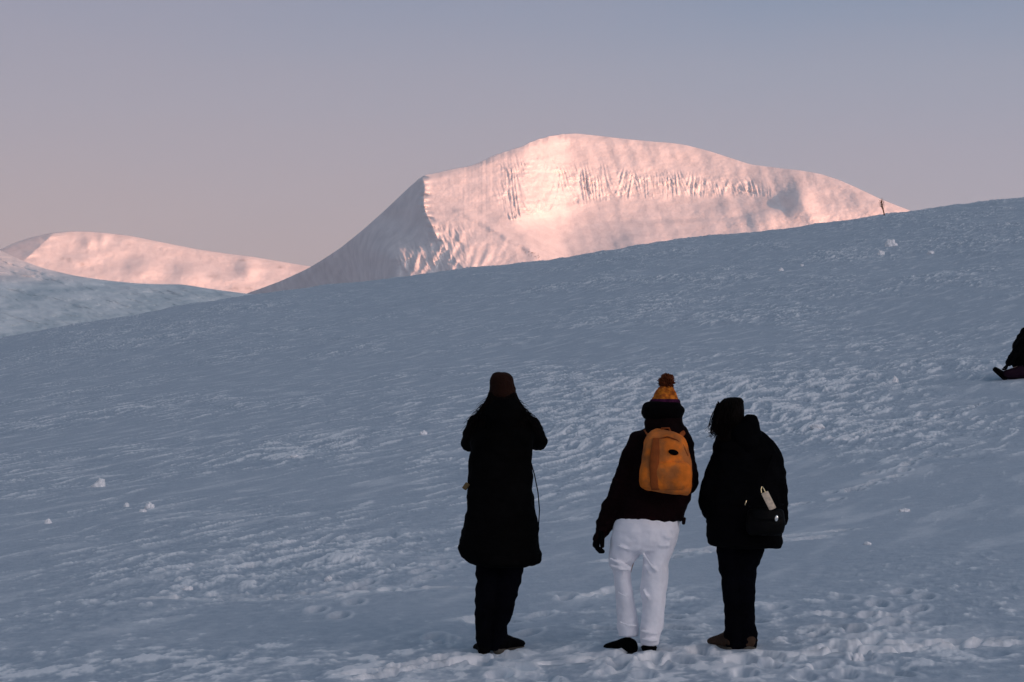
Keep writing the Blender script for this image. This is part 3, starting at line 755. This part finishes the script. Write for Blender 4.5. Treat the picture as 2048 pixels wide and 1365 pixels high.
pr = Prims(); b.tube(pr, [(1320, 866, -.16, .006), (1324, 857, -.16, .006), (1338, 857, -.16, .006), (1342, 866, -.16, .006)], n=8)
build('handle', pr, M_PACK2, K)
for x1, x2 in ((1300, 1292), (1358, 1370)):
    pr = Prims(); b.tube(pr, [(x1, 876, -.12, .014), (x2, 862, -.02, .016), (x2, 872, .10, .016), (x2, 920, .17, .016), (x2, 970, .12, .014), ((x1+x2)/2, 982, -.10, .010)], n=10, flat=.4)
    build('shoulder_strap', pr, M_PACK2, K)

# ---------------------------------------------------------------- person in the short black coat
c_ = Fig(1478, 1298)
C = root('person', 'bareheaded person with dark hair in hip-length black hooded coat, rightmost of the three standing', 'person', c_.base, 'people standing on the snow looking at the mountain')
body(c_, C, c_.p(1459, 834, .03), Vector((-.25, 1, .05)),
     [c_.p(1446, 893, .0), c_.p(1538, 905, .0)], [c_.p(1416, 990, -.01), c_.p(1555, 988, .0)], [c_.p(1430, 1035, .16), c_.p(1560, 1042, .06)],
     [c_.p(1465, 1040, 0), c_.p(1508, 1040, 0)], [c_.p(1463, 1160, .02), c_.p(1493, 1160, .0)], [c_.p(1468, 1276, 0), c_.p(1496, 1276, 0)],
     [(Vector((.4, .9, -.1)), Vector((0, 0, -1)), 1, .4), (Vector((-.05, .2, -1)), Vector((-1, .1, 0)), -1, .4)], M_SKIN)
pr = Prims()
c_.loft(pr, [(862, 1452, 1516, .0, .08), (870, 1438, 1532, .0, .11), (882, 1430, 1546, .0, .13), (900, 1426, 1556, .0, .14), (930, 1421, 1563, .0, .15), (965, 1416, 1564, .0, .15), (1000, 1412, 1562, .0, .155), (1035, 1413, 1561, .0, .16), (1065, 1414, 1563, .0, .165), (1084, 1415, 1565, .0, .165), (1091, 1420, 1564, .0, .16), (1097, 1450, 1562, .0, .14)])
c_.tube(pr, [(1446, 893, .0, .058), (1432, 940, -.01, .058), (1416, 990, -.02, .056), (1414, 1012, .03, .052), (1428, 1034, .14, .045)])
c_.tube(pr, [(1540, 905, .0, .062), (1552, 945, .0, .062), (1557, 988, .0, .056), (1560, 1020, .03, .050), (1560, 1044, .05, .046)])
build('coat', pr, M_BLACK2, C, .011, 4, [(.009, 7, 13), (.005, 16, 24)])
pr = Prims()
c_.loft(pr, [(829, 1494, 1510, -.05, .03), (833, 1489, 1516, -.05, .055), (845, 1478, 1519, -.05, .08), (858, 1460, 1520, -.05, .10), (872, 1452, 1524, -.05, .10), (890, 1465, 1520, -.07, .09), (905, 1480, 1508, -.08, .06)])
build('hood', pr, M_BLACK2, C, .010, 3, [(.008, 10, 14)])
pr = Prims()
c_.tube(pr, [(1463, 1060, .02, .085), (1459, 1100, .02, .078), (1461, 1135, .02, .068), (1465, 1180, .01, .062), (1468, 1230, .0, .056), (1467, 1255, 0, .054), (1468, 1288, 0, .056)])
c_.tube(pr, [(1506, 1060, .02, .085), (1503, 1100, .02, .078), (1492, 1135, .02, .066), (1488, 1180, .0, .062), (1491, 1230, .0, .056), (1494, 1255, 0, .056), (1495, 1290, 0, .057)])
build('trousers', pr, M_NAVY, C, .010, 3, [(.006, 9, 16), (.003, 20, 30)])
for (X, Y, yw, dd) in ((1464, 1297, -.42, -.02), (1499, 1302, .12, -.04)):
    hp = c_.p(X, Y, dd); hp.z = ground_z(hp.x, hp.y) - .018
    pr = Prims(); so_ = Prims(); boot(pr, so_, hp, yw, .25)
    o = build('boot', pr, M_TANBOOT, C, .007, 2); build('sole', so_, M_SOLE, o)
pr = Prims()
c_.loft(pr, [(795.5, 1457, 1478, .03, .03), (798, 1447, 1485, .03, .06), (808, 1437, 1487, .03, .085), (822, 1431, 1489, .02, .098), (838, 1431, 1489, .01, .098), (852, 1433, 1488, .0, .09), (864, 1434, 1482, -.02, .085), (878, 1436, 1474, -.04, .07), (886, 1442, 1464, -.05, .04)])
hr = build('hair', pr, M_HAIR, C, .008, 2, [(.004, 22, 9), (.003, 60, 14)])
pr = Prims()
for k in range(240):
    t = rng.uniform(-1, 1); s0 = c_.p(1460+27*t, rng.uniform(800, 845), .02-.09*math.sqrt(1-t*t))
    e0 = c_.p(1447+22*t+rng.uniform(-6, 6), rng.uniform(848, 878), -.11+.03*rng.random())
    pts = lock(rng, s0, e0, -.012, .02); n = len(pts)
    pr.tube([(q, .004*(1-.7*i/(n-1))) for i, q in enumerate(pts)], n=4, cap=False)
for k in range(60):
    s0 = c_.p(rng.uniform(1430, 1440), rng.uniform(815, 860), 0)
    e0 = c_.p(rng.uniform(1417, 1432), rng.uniform(850, 878), rng.uniform(-.06, .05))
    pts = lock(rng, s0, e0, .012, .03, 8); n = len(pts)
    pr.tube([(q, .0024*(1-.7*i/(n-1))) for i, q in enumerate(pts)], n=4, cap=False)
build('loose_strands', pr, M_HAIR, hr)
pr = Prims(); hand(pr, c_.p(1560, 1042, .06), Vector((-.05, .2, -1)), Vector((-1, .1, 0)), -1, .005, .4)
build('glove', pr, M_BLACK2, C, .005, 2)
pr = Prims(); hand(pr, c_.p(1430, 1035, .16), Vector((.4, .9, -.1)), Vector((0, 0, -1)), 1, .005, .4)
build('glove', pr, M_BLACK2, C, .005, 2)

hc = c_.p(1530, 1040, -.22)
Hb = root('handbag', 'black handbag with tan tag and bright clasp at the hip of the rightmost standing person', 'handbag', hc)
pr = Prims()
c_.loft(pr, [(1018, 1500, 1562, -.21, .04), (1022, 1496, 1567, -.21, .055), (1045, 1492, 1571, -.22, .062), (1064, 1494, 1568, -.22, .060), (1071, 1500, 1561, -.22, .045)])
build('bag_body', pr, M_LEATHER, Hb, .008, 3, [(.003, 14, 14)])
pr = Prims(); c_.loft(pr, [(1019, 1502, 1560, -.225, .045), (1035, 1498, 1565, -.235, .053), (1041, 1503, 1560, -.24, .051)])
fl = build('flap', pr, M_LEATHER, Hb, .008, 2)
def orient(p0, p1, nrm=Vector((0, -1, 0))):
    z = (p1-p0).normalized(); x = nrm.cross(z).normalized(); y = z.cross(x); return Matrix((x, y, z)).transposed()
p0 = c_.p(1529, 985, -.23); p1 = c_.p(1546, 1019, -.265)
pr = Prims(); pr.box((p0+p1)/2, (.021, .0045, (p1-p0).length/2), orient(p0, p1))
tg = build('strap_tag', pr, M_TAN, Hb); md = tg.modifiers.new('b', 'BEVEL'); md.width = .004; md.segments = 2
pr = Prims()
for dx in (-4, 4): c_.tube(pr, [(1527+dx, 986, -.235, .0035), (1525+dx*.8, 979, -.225, .0035), (1524+dx*.2, 974, -.22, .0035)], n=8)
build('hook', pr, M_METAL, Hb)
pr = Prims(); pr.ell(c_.p(1553, 1037, -.292), (.010, .006, .018), Matrix.Rotation(.12, 3, 'Y'), 14, 8)
build('clasp', pr, M_SILVER, Hb)
pr = Prims(); pr.ell(c_.p(1491.5, 1006, -.19), (.005, .005, .016), Matrix.Rotation(.25, 3, 'Y'), 12, 8)
build('buckle', pr, M_METAL, Hb)
for pts in ([(1524, 975, -.22), (1530, 950, -.19), (1545, 915, -.12), (1548, 898, -.02)], [(1548, 1020, -.262), (1560, 1010, -.2), (1566, 1009, -.12)], [(1491, 1004, -.19), (1498, 1014, -.2), (1505, 1022, -.21)]):
    pr = Prims(); c_.tube(pr, [(X, Y, d, .005) for X, Y, d in pts], n=8, flat=.6); build('strap', pr, M_BLACK2, Hb)

# ---------------------------------------------------------------- seated person cut by the right edge
d = Fig(2010, 759)
Dp = root('person', 'person in dark clothes sitting on the snow slope at the right edge', 'person', d.base)
sc = .85/ (100*d.px)
print('SEATED', d.base, 'px per m', 1/d.px, 'STAND', a.base, b.base, c_.base, 1/a.px)
body(d, Dp, d.p(2072, 628, -.02), Vector((-1, .25, -.25)),
     [d.p(2062, 664, .17), d.p(2062, 664, -.17)], [d.p(2036, 700, .22), d.p(2036, 700, -.24)], [d.p(2016, 728, .16), d.p(2016, 728, -.16)],
     [d.p(2092, 744, .10), d.p(2092, 744, -.10)], [d.p(2040, 734, .13), d.p(2040, 734, -.13)], [d.p(2012, 748, .12), d.p(2010, 748, -.12)],
     [(Vector((-.4, 0, -1)), Vector((-1, 0, .3)), -1, .5), (Vector((-.4, 0, -1)), Vector((-1, 0, .3)), 1, .5)], M_SKIN)
pr = Prims()
d.tube(pr, [(2094, 738, 0, .22), (2068, 736, 0, .30), (2052, 718, 0, .27), (2049, 688, 0, .21), (2054, 664, 0, .11)], n=20)
for s in (-1, 1):
    d.tube(pr, [(2062, 668, .15*s, .085), (2046, 684, .21*s, .08), (2034, 702, .23*s, .080), (2024, 716, .19*s, .070), (2018, 726, .17*s, .062)])
build('jacket', pr, M_BLACK2, Dp, .014, 4, [(.012, 7, 13), (.006, 14, 20)])
for s in (-1, 1):
    pr = Prims(); hand(pr, d.p(2016, 728, -.16*s), Vector((-.4, 0, -1)), Vector((-1, 0, .3)), s, .006, .5); build('glove', pr, M_BLACK2, Dp, .006, 2)
pr = Prims()
for s in (-1, 1):
    d.tube(pr, [(2094, 742, .10*s, .115), (2062, 744, .12*s, .13), (2042, 744, .13*s, .125), (2026, 748, .13*s, .10), (2010, 750, .13*s, .078)])
build('trousers', pr, M_PLUM, Dp, .012, 3, [(.008, 9, 14)])
for s in (-1, 1):
    hp = d.p(2008, 757, -.13*s); hp.z = ground_z(hp.x, hp.y) - .01
    pr = Prims(); so_ = Prims(); boot(pr, so_, hp, -math.pi/2, .27, .75, .13, .075)
    o = build('boot', pr, M_BLACK2, Dp, .007, 2); build('sole', so_, M_SCARF, o)
pr = Prims(); H = d.p(2073, 626, -.02); pr.ell(H + Vector((.006, 0, .03)), (.10, .088, .10)); build('hat', pr, M_SCARF, Dp, .009, 2)

# ------------------------------------------------------------------ lumps of snow that can be counted
M_LUMP = fabric('fresh_snow_lump', (.90, .90, .91), .7, 35, .04, .4, .2)
LUMPS = [(198,974,30,17,'pointed white snow lump standing alone low on the left of the slope'),
         (299,1017,20,11,'rounded snow lump down right of the pointed white lump on the left'),
         (253,1014,12,8,'small snow lump just left of the rounded lump on the left'),
         (285,1024,16,6,'flat snow lump touching the underside of the rounded lump on the left'),
         (96,1048,13,9,'small snow lump nearest the left edge of the photo'),
         (589,915,22,5,'thin bright snow slab on the slope left of the long black coat'),
         (847,870,16,8,'small snow lump just left of the shoulder of the long black coat'),
         (657,1155,16,9,'small snow lump on the slope left of the long black coat, at hem height'),
         (375,1181,24,8,'low bright snow slab in the lower left of the slope'),
         (1782,493,26,12,'larger snow lump high on the slope under the ridge'),
         (1762,510,16,8,'small snow lump just below the larger lump under the ridge'),
         (1862,508,14,6,'small flat snow lump right of the pair under the ridge'),
         (1562,542,11,6,'small snow lump high on the slope left of the lumps under the ridge'),
         (1604,533,8,4,'tiny snow lump beside the small lump high on the slope'),
         (1790,765,12,12,'upright snow lump on broken crust between the standing group and the sitting person'),
         (1717,1322,22,18,'bright snow lump at the bottom, right of the standing group'),
         (1636,855,28,7,'flat snow slab on the broken crust right of the standing group'),
         (1809,1023,24,7,'low snow patch in the middle right of the slope'),
         (1735,1090,16,6,'thin snow lump below the low patch on the right')]
for i, (X, Y, w, h, lab) in enumerate(LUMPS):
    c = foot_hit(X, Y); px = c.y/F
    me = bpy.data.meshes.new('snow_lump'); bm = bmesh.new(); bmesh.ops.create_icosphere(bm, subdivisions=4, radius=1)
    rx, rz = w*px/2, h*px
    seed = i*3.7
    for v in bm.verts:
        p = v.co.copy()
        k = 1 + .30*float(vnoise(p.x*1.6+seed, p.z*1.6+p.y*1.3, 300+i)) + .16*float(vnoise(p.x*4+seed, p.z*4-p.y*3, 310+i)) + .08*float(vnoise(p.x*9+seed, p.z*9-p.y*7, 320+i))
        top = (1 - .45*max(p.z, 0)) if i == 0 else 1
        v.co = Vector((p.x*rx*k*top + (.3*rx*p.z if i == 0 else 0), p.y*rx*.9*k*top, max(p.z, -.3)*rz*k))
    bm.to_mesh(me); bm.free(); me.polygons.foreach_set('use_smooth', np.ones(len(me.polygons), bool)); me.materials.append(M_LUMP)
    o = link(bpy.data.objects.new('snow_lump', me)); o.location = c + Vector((0, 0, -.06*rz)); tag(o, lab, 'snow lump', 'snow lumps lying on the slope')

# ------------------------------------------------------------------ bare twig on the ridge
bx, by = hit(1769, 437)
tb = Vector((bx, by, ground_z(bx, by)-.1)); T = root('bare_sapling', 'thin bare crooked sapling sticking out of the snow on the ridge', 'sapling', tb)
M_BARK = fabric('bark', (.20, .10, .06), .9, 20, .4, .3, .1)
Dt = by
def tp(X, Y, d=0): return PV(X, Y, Dt + d)
pr = Prims(); pr.tube([(tb + Vector((0, 0, -.1)), .05), (tp(1769, 434), .05), (tp(1768, 427), .042), (tp(1766.5, 421), .045), (tp(1764.5, 415), .04), (tp(1763, 408), .03), (tp(1762.5, 403), .012)], n=10)
tr = build('trunk', pr, M_BARK, T)
pr = Prims(); rg2 = random.Random(3)
for k in range(46):
    t = rg2.uniform(.35, 1); X = 1768.5 - 6*t; Y = 430 - 24*t
    s0 = tp(X, Y); dx = rg2.uniform(-.22, .16)*(1.3-.6*t); e0 = s0 + Vector((dx, rg2.uniform(-.3, .3), rg2.uniform(.1, .42)))
    pts = lock(rg2, s0, e0, 0, .05, 5); pr.tube([(q, .014*(1-.7*i/4)) for i, q in enumerate(pts)], n=5, cap=False)
build('twigs', pr, M_BARK, T)

# ------------------------------------------------------------------ thin cold air between here and the mountains
HAZE = 2.4e-5
me = bpy.data.meshes.new('haze'); bm = bmesh.new(); bmesh.ops.create_cube(bm, size=1)
zmin = min(float((GZ + hz*fo).min()), -32) - 1
for v in bm.verts: v.co = Vector((v.co.x*35000, v.co.y*35000, zmin if v.co.z < 0 else 1250))
bm.to_mesh(me); bm.free()
hm = bpy.data.materials.new('haze'); hm.use_nodes = True; hn = hm.node_tree; hn.nodes.clear()
ho = hn.nodes.new('ShaderNodeOutputMaterial'); pv = hn.nodes.new('ShaderNodeVolumePrincipled')
pv.inputs['Color'].default_value = (.80, .87, .96, 1); pv.inputs['Density'].default_value = HAZE
hn.links.new(pv.outputs[0], ho.inputs['Volume']); me.materials.append(hm)
tag(link(bpy.data.objects.new('haze', me)), kind='stuff')
